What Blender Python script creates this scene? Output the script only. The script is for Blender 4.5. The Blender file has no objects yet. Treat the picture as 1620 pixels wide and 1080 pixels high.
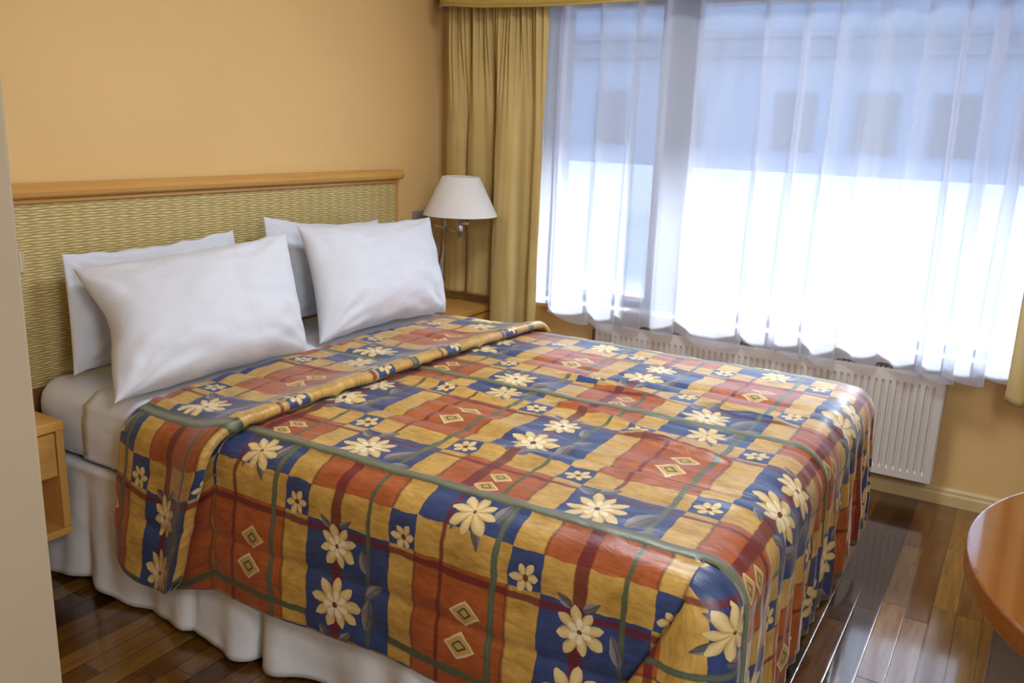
import bpy, bmesh, math, random
from mathutils import Vector, Matrix, noise

random.seed(7)
SC = bpy.context.scene
COL = SC.collection
PI = math.pi

# ------------------------------------------------------------------ camera
cam_data = bpy.data.cameras.new('camera')
cam = bpy.data.objects.new('camera', cam_data)
COL.objects.link(cam)
CAM_F = 1381.336            # focal length in pixels of the 1620 px wide frame
RW = [[0.513824, -0.85721, 0.034296], [-0.188601, -0.151868, -0.97024], [0.836908, 0.492064, -0.239704]]
cam_data.sensor_fit = 'HORIZONTAL'
cam_data.sensor_width = 36.0
cam_data.lens = CAM_F * 36.0 / 1620.0
cam_data.clip_start = 0.05
cam_data.clip_end = 200
rx, ry, rz = Vector(RW[0]), Vector(RW[1]), Vector(RW[2])   # right, down, forward
m = Matrix.Identity(4)
for i in range(3):
    m[i][0] = rx[i]; m[i][1] = -ry[i]; m[i][2] = -rz[i]
m[0][3], m[1][3], m[2][3] = 0.0, 0.0, 1.4
cam.matrix_world = m
SC.camera = cam

# ------------------------------------------------------------------ world, sun, fill lights, exposure
SC.view_settings.view_transform = 'Standard'
SC.view_settings.look = 'None'
SC.view_settings.gamma = 1.0
SC.view_settings.use_curve_mapping = False
SC.view_settings.exposure = -0.13

world = bpy.data.worlds.new('world'); SC.world = world
world.use_nodes = True
wn = world.node_tree; wn.nodes.clear()
wo = wn.nodes.new('ShaderNodeOutputWorld'); wb = wn.nodes.new('ShaderNodeBackground')
wt = wn.nodes.new('ShaderNodeTexCoord'); wx = wn.nodes.new('ShaderNodeSeparateXYZ')
wr = wn.nodes.new('ShaderNodeValToRGB')
wn.links.new(wt.outputs['Generated'], wx.inputs[0])
wm = wn.nodes.new('ShaderNodeMapRange')
wm.inputs['From Min'].default_value = -1; wm.inputs['From Max'].default_value = 1
wn.links.new(wx.outputs['Z'], wm.inputs['Value'])
wn.links.new(wm.outputs['Result'], wr.inputs['Fac'])
cr = wr.color_ramp
cr.elements[0].position = 0.0; cr.elements[0].color = (.45, .47, .5, 1)
cr.elements[1].position = 1.0; cr.elements[1].color = (.46, .68, 1, 1)
e = cr.elements.new(.5); e.color = (.78, .88, 1, 1)
wn.links.new(wr.outputs['Color'], wb.inputs['Color'])
wb.inputs['Strength'].default_value = 3.2
wn.links.new(wb.outputs[0], wo.inputs['Surface'])

def area(name, loc, direction, sx, sy, power, color, portal=False, shape='RECTANGLE'):
    d = bpy.data.lights.new(name, 'AREA')
    d.shape = shape; d.size = sx
    if shape in ('RECTANGLE', 'ELLIPSE'): d.size_y = sy
    d.energy = power; d.color = color
    o = bpy.data.objects.new(name, d); COL.objects.link(o)
    o.location = loc
    o.rotation_euler = Vector(direction).to_track_quat('-Z', 'Y').to_euler()
    if portal: d.cycles.is_portal = True
    return o

area('window_daylight_portal', (3.99, .95, 1.285), (-1, 0, 0), 2.4, 1.5, 1, (1, 1, 1), portal=True)
area('ceiling_fill_light', (2.3, .9, 2.36), (0, 0, -1), .6, .6, 36, (.84, .92, 1), shape='DISK')  # added fill under the ceiling for walls and bed, no fitting there
area('high_camera_side_fill', (.30, -.72, 2.12), (.55, .7, -.45), .7, .7, 27, (.84, .92, 1), shape='DISK')  # added fill from above the camera side, no real hall lamp
area('low_camera_side_fill', (.28, -.62, .95), (.5, .85, -.12), .5, .5, 10, (.86, .93, 1), shape='DISK')  # added low fill to brighten the bed skirt and side drop
sun_d = bpy.data.lights.new('sun', 'SUN'); sun_d.energy = 19.0; sun_d.angle = math.radians(9); sun_d.color = (.94, .97, 1)
sun = bpy.data.objects.new('sun', sun_d); COL.objects.link(sun)
SUN_EL = math.radians(35)
sun.rotation_euler = Vector((-math.cos(SUN_EL), .12, -math.sin(SUN_EL))).to_track_quat('-Z', 'Y').to_euler()

# ------------------------------------------------------------------ node helpers
class V:
    """a socket with arithmetic"""
    def __init__(s, t, sock): s.t = t; s.s = sock
    def _m(s, op, *o, clamp=False):
        n = s.t.nodes.new('ShaderNodeMath'); n.operation = op; n.use_clamp = clamp
        for i, a in enumerate((s,) + o):
            if isinstance(a, V): s.t.links.new(a.s, n.inputs[i])
            else: n.inputs[i].default_value = a
        return V(s.t, n.outputs[0])
    def _c(s, a):
        if isinstance(a, V): return a
        n = s.t.nodes.new('ShaderNodeValue'); n.outputs[0].default_value = a
        return V(s.t, n.outputs[0])
    def __add__(s, o): return s._m('ADD', o)
    __radd__ = __add__
    def __sub__(s, o): return s._m('SUBTRACT', o)
    def __rsub__(s, o): return s._c(o)._m('SUBTRACT', s)
    def __mul__(s, o): return s._m('MULTIPLY', o)
    __rmul__ = __mul__
    def __truediv__(s, o): return s._m('DIVIDE', o)
    def __neg__(s): return s._m('MULTIPLY', -1.0)
    def fract(s): return s._m('FRACT')
    def floor(s): return s._m('FLOOR')
    def abs(s): return s._m('ABSOLUTE')
    def sin(s): return s._m('SINE')
    def cos(s): return s._m('COSINE')
    def sqrt(s): return s._m('SQRT')
    def pow(s, e): return s._m('POWER', e)
    def lt(s, o): return s._m('LESS_THAN', o)
    def gt(s, o): return s._m('GREATER_THAN', o)
    def max(s, o): return s._m('MAXIMUM', o)
    def min(s, o): return s._m('MINIMUM', o)
    def atan2(s, o): return s._m('ARCTAN2', o)
    def clamp(s): return s._m('ADD', 0.0, clamp=True)
    def step(s, a, b):          # smooth 0..1 between a and b
        n = s.t.nodes.new('ShaderNodeMapRange'); n.interpolation_type = 'SMOOTHSTEP'
        s.t.links.new(s.s, n.inputs['Value'])
        n.inputs['From Min'].default_value = a; n.inputs['From Max'].default_value = b
        return V(s.t, n.outputs['Result'])
    def lin(s, a, b, c=0, d=1):
        n = s.t.nodes.new('ShaderNodeMapRange')
        s.t.links.new(s.s, n.inputs['Value'])
        for k, x in zip(('From Min', 'From Max', 'To Min', 'To Max'), (a, b, c, d)): n.inputs[k].default_value = x
        return V(s.t, n.outputs['Result'])

class Mat:
    def __init__(s, name):
        s.m = bpy.data.materials.new(name); s.m.use_nodes = True
        s.t = s.m.node_tree; s.t.nodes.clear()
        s.out = s.t.nodes.new('ShaderNodeOutputMaterial')
        s.b = s.t.nodes.new('ShaderNodeBsdfPrincipled')
        s.t.links.new(s.b.outputs[0], s.out.inputs['Surface'])
    def set(s, k, v):
        i = s.b.inputs[k]
        if isinstance(v, V): s.t.links.new(v.s, i)
        elif isinstance(v, tuple): i.default_value = (*v[:3], 1)
        else: i.default_value = v
        return s
    def coord(s, kind='Object'):
        n = s.t.nodes.new('ShaderNodeTexCoord'); return V(s.t, n.outputs[kind])
    def xyz(s, v):
        n = s.t.nodes.new('ShaderNodeSeparateXYZ'); s.t.links.new(v.s, n.inputs[0])
        return [V(s.t, n.outputs[i]) for i in range(3)]
    def vec(s, x, y, z=0.0):
        n = s.t.nodes.new('ShaderNodeCombineXYZ')
        for i, a in enumerate((x, y, z)):
            if isinstance(a, V): s.t.links.new(a.s, n.inputs[i])
            else: n.inputs[i].default_value = a
        return V(s.t, n.outputs[0])
    def noise(s, v, scale=5, detail=2, rough=.5, dist=0, out=0):
        n = s.t.nodes.new('ShaderNodeTexNoise')
        if v is not None: s.t.links.new(v.s, n.inputs['Vector'])
        n.inputs['Scale'].default_value = scale; n.inputs['Detail'].default_value = detail
        n.inputs['Roughness'].default_value = rough; n.inputs['Distortion'].default_value = dist
        return V(s.t, n.outputs[out])
    def white(s, v):
        n = s.t.nodes.new('ShaderNodeTexWhiteNoise'); n.noise_dimensions = '3D'
        s.t.links.new(v.s, n.inputs['Vector']); return V(s.t, n.outputs['Value'])
    def rgb(s, c):
        n = s.t.nodes.new('ShaderNodeRGB'); n.outputs[0].default_value = (*c, 1); return V(s.t, n.outputs[0])
    def mix(s, f, a, b):
        n = s.t.nodes.new('ShaderNodeMix'); n.data_type = 'RGBA'
        if isinstance(f, V): s.t.links.new(f.s, n.inputs[0])
        else: n.inputs[0].default_value = f
        for i, c in ((6, a), (7, b)):
            if isinstance(c, V): s.t.links.new(c.s, n.inputs[i])
            else: n.inputs[i].default_value = (*c, 1)
        return V(s.t, n.outputs[2])
    def ramp(s, f, stops):
        n = s.t.nodes.new('ShaderNodeValToRGB'); s.t.links.new(f.s, n.inputs[0])
        r = n.color_ramp
        while len(r.elements) < len(stops): r.elements.new(.5)
        for e, (p, c) in zip(r.elements, stops): e.position = p; e.color = (*c, 1)
        return V(s.t, n.outputs[0])
    def bump(s, h, strength=.3, dist=.01):
        n = s.t.nodes.new('ShaderNodeBump'); n.inputs['Strength'].default_value = strength
        n.inputs['Distance'].default_value = dist
        s.t.links.new(h.s, n.inputs['Height']); s.t.links.new(n.outputs[0], s.b.inputs['Normal'])
        return s

def srgb(r, g, b):
    f = lambda c: ((c / 255) / 12.92) if c / 255 <= .04045 else (((c / 255) + .055) / 1.055) ** 2.4
    return (f(r), f(g), f(b))

def simple(name, c, rough=.6, metal=0.0, bump=0, bscale=60, var=.06, vscale=6, spec=.5):
    M = Mat(name); p = M.coord()
    n = M.noise(p, vscale, 3)
    d = tuple(max(0, x * (1 - var * 2)) for x in c); l = tuple(min(1, x * (1 + var * 2)) for x in c)
    M.set('Base Color', M.mix(n.lin(.3, .7), d, l)).set('Roughness', rough).set('Metallic', metal)
    M.set('Specular IOR Level', spec)
    if bump: M.bump(M.noise(p, bscale, 3), bump, .004)
    return M.m

# ------------------------------------------------------------------ materials
WALLC = (.72, .475, .20)
M_wall = simple('yellow_wall_paint', WALLC, .62, bump=.12, bscale=90, var=.015, vscale=2, spec=.3)
M_ceil = simple('ceiling_white', (.78, .74, .66), .8, var=.01)
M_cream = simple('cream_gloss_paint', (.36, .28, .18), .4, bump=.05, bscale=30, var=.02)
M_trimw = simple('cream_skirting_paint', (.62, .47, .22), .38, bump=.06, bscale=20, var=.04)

def wood(name, c1, c2, axis=0, rough=.35, scale=1.0, coat=0):
    M = Mat(name); x, y, z = M.xyz(M.coord())
    a = [x, y, z]
    st = [q * (3.0 if i == axis else 46.0) for i, q in enumerate(a)]
    n = M.noise(M.vec(*st), scale, 5, .6, .6)
    n2 = M.noise(M.vec(*[q * (1.2 if i == axis else 9) for i, q in enumerate(a)]), scale, 2)
    f = (n * .6 + n2 * .4).lin(.32, .68)
    M.set('Base Color', M.mix(f, c1, c2)).set('Roughness', rough)
    M.bump(n, .05, .002)
    if coat: M.set('Coat Weight', coat).set('Coat IOR', 1.9).set('Coat Roughness', .05)
    return M.m
M_honey = wood('honey_beech', (.52, .26, .058), (.66, .36, .10), 0, .3)
M_honeyz = wood('honey_beech_upright', (.50, .25, .055), (.64, .35, .10), 2, .32)
M_dkwood = wood('brown_board', (.16, .065, .022), (.22, .095, .035), 0, .45)
M_table = wood('orange_veneer', (.19, .045, .006), (.25, .068, .010), 1, .13, coat=1)
M_tablee = wood('orange_veneer_edge', (.27, .085, .012), (.36, .125, .02), 1, .25)
M_sill = wood('sill_wood', (.24, .10, .03), (.32, .15, .05), 1, .4)

def woven():
    M = Mat('woven_seagrass'); x, y, z = M.xyz(M.coord())
    wob = M.noise(M.vec(x * 14, z * 40, 0.0), 1, 2)
    zz = z / .0085 + wob * 1.1
    row = zz.floor(); fr = zz.fract()
    ph = row._m('MODULO', 2.0) * .5
    jit = M.white(M.vec(row, 0.0, 0.0)) * .10
    xx = x / .056 + jit
    strand = (fr * PI).sin()
    over = ((xx + ph) * (2 * PI)).sin() * .5 + .5
    band = ((x / .056) * (2 * PI)).cos() * .5 + .5
    h = strand * .6 + strand * over * .5
    fine = M.noise(M.vec(x * 60, z * 300, 0.0), 1, 3)
    tone = (h * .62 + fine * .42 + band * .10).lin(.25, 1.05)
    c = M.ramp(tone, [(0, (.30, .215, .075)), (.35, (.50, .38, .15)), (.7, (.66, .52, .235)), (1, (.78, .63, .32))])
    M.set('Base Color', c).set('Roughness', .72).set('Specular IOR Level', .25)
    M.bump(h, .6, .003)
    return M.m
M_woven = woven()

def linen(name, c, bump=.18):
    M = Mat(name); p = M.coord()
    n = M.noise(p, 9, 4, .55); f = M.noise(p, 420, 1)
    M.set('Base Color', M.mix(n, tuple(k * .96 for k in c), c)).set('Roughness', .85).set('Specular IOR Level', .15)
    M.set('Sheen Weight', .12)
    M.bump(M.noise(p, 14, 4, .5, .8) + f * .06, bump, .012)
    return M.m
M_linen = linen('white_cotton', (.66, .67, .73))
M_sheet = linen('white_sheet', (.72, .745, .84), .25)
M_skirt = linen('white_valance_cloth', (.70, .70, .72), .22)

def drape_mat(name, c1, c2):
    M = Mat(name); p = M.coord(); x, y, z = M.xyz(p)
    n = M.noise(p, 5, 3); f = M.noise(M.vec(x * 500, y * 500, z * 300), 1, 2)
    M.set('Base Color', M.mix((n * .7 + f * .3).lin(.3, .7), c1, c2)).set('Roughness', .85)
    M.set('Sheen Weight', .25).set('Sheen Roughness', .4).set('Specular IOR Level', .15)
    M.bump(f + M.noise(M.vec(x * 8, y * 8, z * 3), 1, 3) * 2, .15, .004)
    return M.m
M_drape = drape_mat('ochre_drape', (.47, .335, .125), (.58, .425, .17))
M_val = drape_mat('ochre_pelmet', (.44, .31, .075), (.50, .36, .095))
M_lining = simple('white_lining', (.68, .66, .66), .85)

def sheer_mat():
    M = Mat('white_sheer'); t = M.t
    t.nodes.remove(M.b)
    p = M.coord(); x, y, z = M.xyz(p)
    fine = M.noise(M.vec(x * 700, y * 700, z * 500), 1, 1)
    tr = t.nodes.new('ShaderNodeBsdfTransparent')
    tr.inputs['Color'].default_value = (.97, .97, 1, 1)
    tl = t.nodes.new('ShaderNodeBsdfTranslucent'); tl.inputs['Color'].default_value = (.62, .67, .81, 1)
    df = t.nodes.new('ShaderNodeBsdfDiffuse'); df.inputs['Color'].default_value = (.84, .85, .90, 1)
    a = t.nodes.new('ShaderNodeMixShader'); a.inputs[0].default_value = .45
    t.links.new(tl.outputs[0], a.inputs[1]); t.links.new(df.outputs[0], a.inputs[2])
    lw = t.nodes.new('ShaderNodeLayerWeight'); lw.inputs['Blend'].default_value = .45
    f = (V(t, lw.outputs['Facing']) * .62 + .52 + (fine - .5) * .12).clamp()
    b = t.nodes.new('ShaderNodeMixShader')
    t.links.new(f.s, b.inputs[0]); t.links.new(tr.outputs[0], b.inputs[1]); t.links.new(a.outputs[0], b.inputs[2])
    t.links.new(b.outputs[0], M.out.inputs['Surface'])
    return M.m
M_sheer = sheer_mat()

def glass_mat():
    M = Mat('window_glass'); t = M.t; t.nodes.remove(M.b)
    p = M.coord(); n = M.noise(p, 3, 1)
    tr = t.nodes.new('ShaderNodeBsdfTransparent'); tr.inputs['Color'].default_value = (.95, .97, .98, 1)
    gl = t.nodes.new('ShaderNodeBsdfGlossy'); gl.inputs['Roughness'].default_value = .02
    b = t.nodes.new('ShaderNodeMixShader'); t.links.new((n * .02 + .04).s, b.inputs[0])
    t.links.new(tr.outputs[0], b.inputs[1]); t.links.new(gl.outputs[0], b.inputs[2])
    t.links.new(b.outputs[0], M.out.inputs['Surface'])
    return M.m
M_glass = glass_mat()
M_frame = simple('dark_window_frame', (.095, .082, .10), .45)
M_rad = simple('radiator_enamel', (.60, .55, .51), .42, var=.01)
M_dark = simple('dark_plastic', (.03, .03, .03), .5)
M_plate = simple('grey_plate', (.25, .24, .24), .45, var=.02)
M_chrome = simple('brushed_nickel', (.62, .60, .57), .28, 1.0, var=.02)
M_white = simple('white_plastic', (.75, .74, .76), .5, var=.01)

def shade_mat():
    M = Mat('lamp_shade_fabric'); p = M.coord(); x, y, z = M.xyz(p)
    f = M.noise(M.vec(x * 300, y * 300, z * 90), 1, 2)
    M.set('Base Color', M.mix(f, (.66, .62, .58), (.70, .665, .63))).set('Roughness', .8).set('Specular IOR Level', .2)
    M.set('Transmission Weight', 0.0)
    M.bump(f, .06, .002)
    return M.m
M_shade = shade_mat()

def floor_mat():
    M = Mat('hardwood_planks'); x, y, z = M.xyz(M.coord())
    W = .069
    yy = (y - .296) / W + 200
    row = yy.floor(); fy = yy.fract()
    ro = M.white(M.vec(row, 3.3, 0.0)); rl = M.white(M.vec(row, 9.1, 0.0)) * .25 + .42
    xx = x / rl + ro * 7.0 + 40
    cell = xx.floor(); fx = xx.fract() * rl
    r1 = M.white(M.vec(row, cell, 1.0)); r2 = M.white(M.vec(row, cell, 5.0))
    g = M.noise(M.vec(x * 3.5 + r1 * 30, y * 42 + r2 * 20, r1 * 10), 1, 5, .62, 1.2)
    g2 = M.noise(M.vec(x * 1.2 + r2 * 50, y * 10, r1 * 10), 1, 3, .5, 2.0)
    base = M.ramp(r1, [(0, (.035, .014, .006)), (.25, (.085, .032, .008)), (.5, (.15, .064, .013)), (.75, (.23, .112, .020)), (1, (.10, .038, .010))])
    k = (g * .65 + g2 * .55).lin(.35, .85, .55, 1.45)
    c = M.mix(1.0, base, base)
    n = M.t.nodes.new('ShaderNodeMix'); n.data_type = 'RGBA'; n.blend_type = 'MULTIPLY'; n.inputs[0].default_value = 1
    M.t.links.new(base.s, n.inputs[6])
    cc = M.vec(k, k, k); M.t.links.new(cc.s, n.inputs[7])
    c = V(M.t, n.outputs[2])
    ey = (0.5 - (fy - .5).abs()) * W
    ex = (0.5 * rl - (fx - rl * .5).abs())
    d = ey.min(ex)
    gr = d.step(.0002, .0016)
    c = M.mix(gr, (.018, .008, .004), c)
    M.set('Base Color', c).set('Specular IOR Level', .3).set('Coat IOR', 1.55)
    M.set('Roughness', (g * .10 + .14))
    M.set('Coat Weight', .85).set('Coat Roughness', .075)
    bev = d.step(.0, .0035)
    M.bump(bev + g * .012 + (r2 - .5) * .02, .35, .004)
    return M.m
M_floor = floor_mat()

def spread_mat():
    M = Mat('floral_plaid_bedspread'); t = M.t
    uvn = t.nodes.new('ShaderNodeUVMap'); uvn.uv_map = 'UVMap'
    u0, v0, _ = M.xyz(V(t, uvn.outputs[0]))
    wv = M.vec(u0 * 9, v0 * 9, 0.0)
    nz = t.nodes.new('ShaderNodeTexNoise'); nz.inputs['Scale'].default_value = 1.3; nz.inputs['Detail'].default_value = 3
    t.links.new(wv.s, nz.inputs['Vector'])
    cx, cy, cz = M.xyz(V(t, nz.outputs['Color']))
    side = v0.lt(-.1)
    u = u0 + side * .43 + (cx - .5) * .026
    v = v0 + (cy - .5) * .026
    def w(x, c, per=1.0):                   # signed distance to the nearest repeat of c
        q = (x - c + per * .5)
        if per != 1.0: return ((q / per).fract() - .5) * per
        return q.fract() - .5
    SU, SV = .625, .71
    fu = (u + .115).fract(); fv = (v - .135).fract()
    isP = fu.lt(.385); isQ = fu.gt(.505) * fu.lt(.885); isN = 1.0 - isP.max(isQ)
    b2 = fv.gt(.11) * fv.lt(.51); b1 = fv.gt(.62); isY = 1.0 - b1.max(b2)
    blue = (isP * b1 + isQ * b2 + isN * isY).min(1.0)
    rust = isP * b2 + isQ * b1
    # brushed colour variation along the yarn
    br = M.noise(M.vec(u0 * 16, v0 * 60, 0.0), 1, 4, .6, .4)
    bl = M.noise(M.vec(u0 * 7, v0 * 9, 3.0), 1, 4, .6)
    tone = (br * .6 + bl * .6).lin(.36, .82)
    yel = M.mix(tone, (.29, .145, .018), (.66, .40, .098))
    rus = M.mix(tone, (.22, .040, .008), (.46, .118, .030))
    blu = M.mix(tone, (.016, .028, .090), (.036, .068, .190))
    col = M.mix(blue, yel, blu)
    col = M.mix(rust, col, rus)
    # darker brushed outline of the rust blocks
    def line(d, wd, soft=.003): return 1.0 - d.abs().step(wd - soft, wd + soft)
    edge = (line(w(fu, .0), .006) + line(w(fu, .385), .006)) * b2 + (line(w(fu, .505), .006) + line(w(fu, .885), .006)) * b1
    col = M.mix((edge * .7).clamp(), col, (.13, .03, .012))
    # thin lines
    wine = (.125, .012, .018); green = (.080, .095, .048); teal = (.100, .125, .085)
    r1 = line(w(v, .097), .0085); r2 = line(w(v, .62), .012)
    col = M.mix((r1.max(r2) * .85), col, wine)
    col = M.mix(line(w(u, 0.0), .009) * (1.0 - isP * b1 * (1.0 - side) * .8) * .85, col, wine)
    col = M.mix(line(w(u, .525), .024, .004) * .9, col, wine)
    du = w(u, .215)
    col = M.mix(line(du, .0125, .004), col, M.mix(line(du, .006, .004), green, teal))
    col = M.mix(line(w(u, .675), .009), col, green)
    gv = w(v, .305)
    col = M.mix(line(gv, .013) * side * (1.0 - isQ), col, green)
    # lozenges
    def loz(col, cu, cv, hu, hv):
        d = w(u, cu).abs() / hu + w(v, cv).abs() / hv
        col = M.mix(d.lt(1.0), col, (.66, .50, .27))
        col = M.mix(d.lt(.80), col, (.50, .30, .075))
        col = M.mix(d.lt(.46), col, (.055, .075, .030))
        return M.mix(d.lt(.30), col, (.46, .30, .085))
    for a in ((.100, .398, .066, .046), (.112, .505, .066, .046), (.594, -.040, .052, .034), (.604, .034, .052, .034)):
        col = loz(col, *a)
    # leaves
    def leaf(col, cu, cv, ang, L, Wd):
        x = w(u, cu) * SU; y = w(v, cv) * SV
        c, s = math.cos(ang), math.sin(ang)
        a = x * c + y * s; b = y * c - x * s
        q = a / L
        half = (1.0 - q * q).max(0.0) * (1.0 - q * .35) * Wd
        inside = b.abs().lt(half)
        vein = line(b, .0016, .001)
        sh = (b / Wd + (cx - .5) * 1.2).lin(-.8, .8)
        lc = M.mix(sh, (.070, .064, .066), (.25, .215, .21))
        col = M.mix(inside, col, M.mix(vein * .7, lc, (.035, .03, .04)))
        return col
    for a in ((.178, .010, 1.05, .052, .020), (.222, -.062, .5, .030, .016), (-.085, .100, 2.6, .028, .013), (-.005, .135, .9, .030, .015),
              (.185, .840, 1.3, .032, .016), (.035, .775, -1.9, .026, .012), (.125, .745, -1.2, .026, .011),
              (.675, .365, 1.4, .046, .019), (.66, .545, 1.9, .034, .014), (.705, .455, .7, .030, .014),
              (.475, .255, 2.2, .024, .011), (.575, .250, .9, .024, .011), (.475, .65, 2.5, .022, .010), (.57, .655, .6, .022, .010)):
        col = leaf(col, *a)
    # flowers
    def flower(col, x, y, R, n, rot, inner, k=1.0, core=.10):
        rho = (x * x + y * y).sqrt() / R
        th = y.atan2(x) + rot
        tn = th * (n / (2 * PI)) + 20.0
        c = 1.0 - (tn.fract() - .5).abs() * 2.0
        jag = (M.white(M.vec(tn.floor(), n, 2.0)) - .6) * .19
        rb = c.pow(.50) * .54 + .46 + jag
        ins = rho.lt(rb * k)
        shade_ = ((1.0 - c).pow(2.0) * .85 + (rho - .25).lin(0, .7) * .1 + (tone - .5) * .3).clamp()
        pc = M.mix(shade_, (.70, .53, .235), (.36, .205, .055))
        col = M.mix(ins, col, pc)
        if inner:
            c2 = ((th + .35) * (n * .5 - 1)).cos().abs()
            i2 = rho.lt(c2 * .22 + .26)
            col = M.mix(i2, col, M.mix((1.0 - c2).pow(2.0), (.78, .66, .43), (.48, .33, .14)))
        return M.mix(rho.lt(core), col, (.15, .045, .015))
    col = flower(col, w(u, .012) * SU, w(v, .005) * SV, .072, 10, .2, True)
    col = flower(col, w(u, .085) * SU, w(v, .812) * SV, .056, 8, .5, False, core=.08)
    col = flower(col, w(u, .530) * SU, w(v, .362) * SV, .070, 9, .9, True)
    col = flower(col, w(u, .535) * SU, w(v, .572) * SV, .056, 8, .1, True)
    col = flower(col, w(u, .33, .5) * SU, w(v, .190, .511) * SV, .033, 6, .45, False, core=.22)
    # corded seam between the panels
    gd = w(v0 + (cy - .5) * .010, -.1)
    cord = line(gd, .024, .003)
    col = M.mix(cord, col, M.mix(line(gd + .004, .012, .010), (.050, .058, .028), M.mix(tone, (.115, .125, .065), (.185, .185, .110))))
    M.set('Base Color', col).set('Roughness', .42).set('Specular IOR Level', .5).set('Coat Weight', .12).set('Coat Roughness', .35)
    M.set('Sheen Weight', .25).set('Sheen Roughness', .35)
    wr_ = M.noise(M.vec(u0 * 4, v0 * 12, 0.0), 1, 5, .6, .8)
    M.bump(wr_ + line(gd, .024, .02) * .5, .32, .014)
    return M.m
M_spread = spread_mat()

# ------------------------------------------------------------------ object helpers
def mesh_obj(name, verts, faces, mat, parent=None, smooth=True, uvs=None):
    me = bpy.data.meshes.new(name)
    me.from_pydata([tuple(v) for v in verts], [], faces)
    for mm in (mat if isinstance(mat, (list, tuple)) else [mat]): me.materials.append(mm)
    if smooth: me.polygons.foreach_set('use_smooth', [True] * len(me.polygons))
    if uvs is not None:
        l = me.uv_layers.new(name='UVMap')
        for p in me.polygons:
            for li in p.loop_indices: l.data[li].uv = uvs[me.loops[li].vertex_index]
    me.update()
    o = bpy.data.objects.new(name, me); COL.objects.link(o)
    if parent: o.parent = parent
    return o

def bm_obj(name, bm, mat, parent=None, smooth=False, angle=None):
    me = bpy.data.meshes.new(name)
    bmesh.ops.recalc_face_normals(bm, faces=bm.faces)
    bm.to_mesh(me); bm.free()
    for mm in (mat if isinstance(mat, (list, tuple)) else [mat]): me.materials.append(mm)
    if smooth: me.polygons.foreach_set('use_smooth', [True] * len(me.polygons))
    o = bpy.data.objects.new(name, me); COL.objects.link(o)
    if parent: o.parent = parent
    return o

def add_box(bm, x0, x1, y0, y1, z0, z1, bev=0.0, seg=2):
    b = bmesh.new()
    vs = [b.verts.new(p) for p in ((x0, y0, z0), (x1, y0, z0), (x1, y1, z0), (x0, y1, z0), (x0, y0, z1), (x1, y0, z1), (x1, y1, z1), (x0, y1, z1))]
    for f in ((0, 3, 2, 1), (4, 5, 6, 7), (0, 1, 5, 4), (1, 2, 6, 5), (2, 3, 7, 6), (3, 0, 4, 7)): b.faces.new([vs[i] for i in f])
    if bev: bmesh.ops.bevel(b, geom=list(b.edges), offset=bev, segments=seg, affect='EDGES', profile=.5)
    me = bpy.data.meshes.new('tmp'); b.to_mesh(me); b.free(); bm.from_mesh(me); bpy.data.meshes.remove(me)

def box(name, x0, x1, y0, y1, z0, z1, mat, parent=None, bev=0.0, seg=2):
    bm = bmesh.new()
    L = parent.matrix_world.translation if parent else Vector()
    add_box(bm, x0 - L.x, x1 - L.x, y0 - L.y, y1 - L.y, z0 - L.z, z1 - L.z, bev, seg)
    return bm_obj(name, bm, mat, parent, smooth=False)

def add_tube(bm, pts, r, n=12, cap=True):
    rings = []
    P = [Vector(p) for p in pts]
    for i, p in enumerate(P):
        d = (P[min(i + 1, len(P) - 1)] - P[max(i - 1, 0)]).normalized()
        a = d.orthogonal().normalized() if i == 0 else (a - d * a.dot(d)).normalized()
        b = d.cross(a)
        rr = r[i] if isinstance(r, (list, tuple)) else r
        rings.append([bm.verts.new(p + (a * math.cos(2 * PI * k / n) + b * math.sin(2 * PI * k / n)) * rr) for k in range(n)])
    for A, B in zip(rings, rings[1:]):
        for k in range(n): bm.faces.new((A[k], A[(k + 1) % n], B[(k + 1) % n], B[k]))
    if cap: bm.faces.new(rings[0][::-1]); bm.faces.new(rings[-1])

def add_lathe(bm, cx, cy, prof, n=48, cap0=False, cap1=False):
    rings = [[bm.verts.new((cx + r * math.cos(2 * PI * k / n), cy + r * math.sin(2 * PI * k / n), z)) for k in range(n)] for r, z in prof]
    for A, B in zip(rings, rings[1:]):
        for k in range(n): bm.faces.new((A[k], A[(k + 1) % n], B[(k + 1) % n], B[k]))
    if cap0: bm.faces.new(rings[0][::-1])
    if cap1: bm.faces.new(rings[-1])

def empty(name, loc, label, cat, group=None):
    o = bpy.data.objects.new(name, None); COL.objects.link(o)
    o.location = loc; o.empty_display_size = .1
    o.matrix_world = Matrix.Translation(loc)
    tag(o, label, cat, group); return o
def tag(o, label, cat, group=None):
    o['label'] = label; o['category'] = cat
    if group: o['group'] = group
    return o
def struct(o, label=None):
    o['kind'] = 'structure'
    if label: o['label'] = label
    return o
def solidify(o, th, off=-1):
    md = o.modifiers.new('thickness', 'SOLIDIFY'); md.thickness = th; md.offset = off; return o
def grid_faces(nr, nc, base=0):
    return [(base + i * nc + j, base + i * nc + j + 1, base + (i + 1) * nc + j + 1, base + (i + 1) * nc + j) for i in range(nr - 1) for j in range(nc - 1)]
def nz(x, y, z=0.0): return noise.noise(Vector((x, y, z)))
def lerp(a, b, t): return a + (b - a) * t
def sstep(a, b, x):
    t = min(1, max(0, (x - a) / (b - a))); return t * t * (3 - 2 * t)
def interp(tab, x):
    if x <= tab[0][0]: return tab[0][1]
    for (a, p), (b, q) in zip(tab, tab[1:]):
        if x <= b: return p + (q - p) * (x - a) / (b - a)
    return tab[-1][1]

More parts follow.
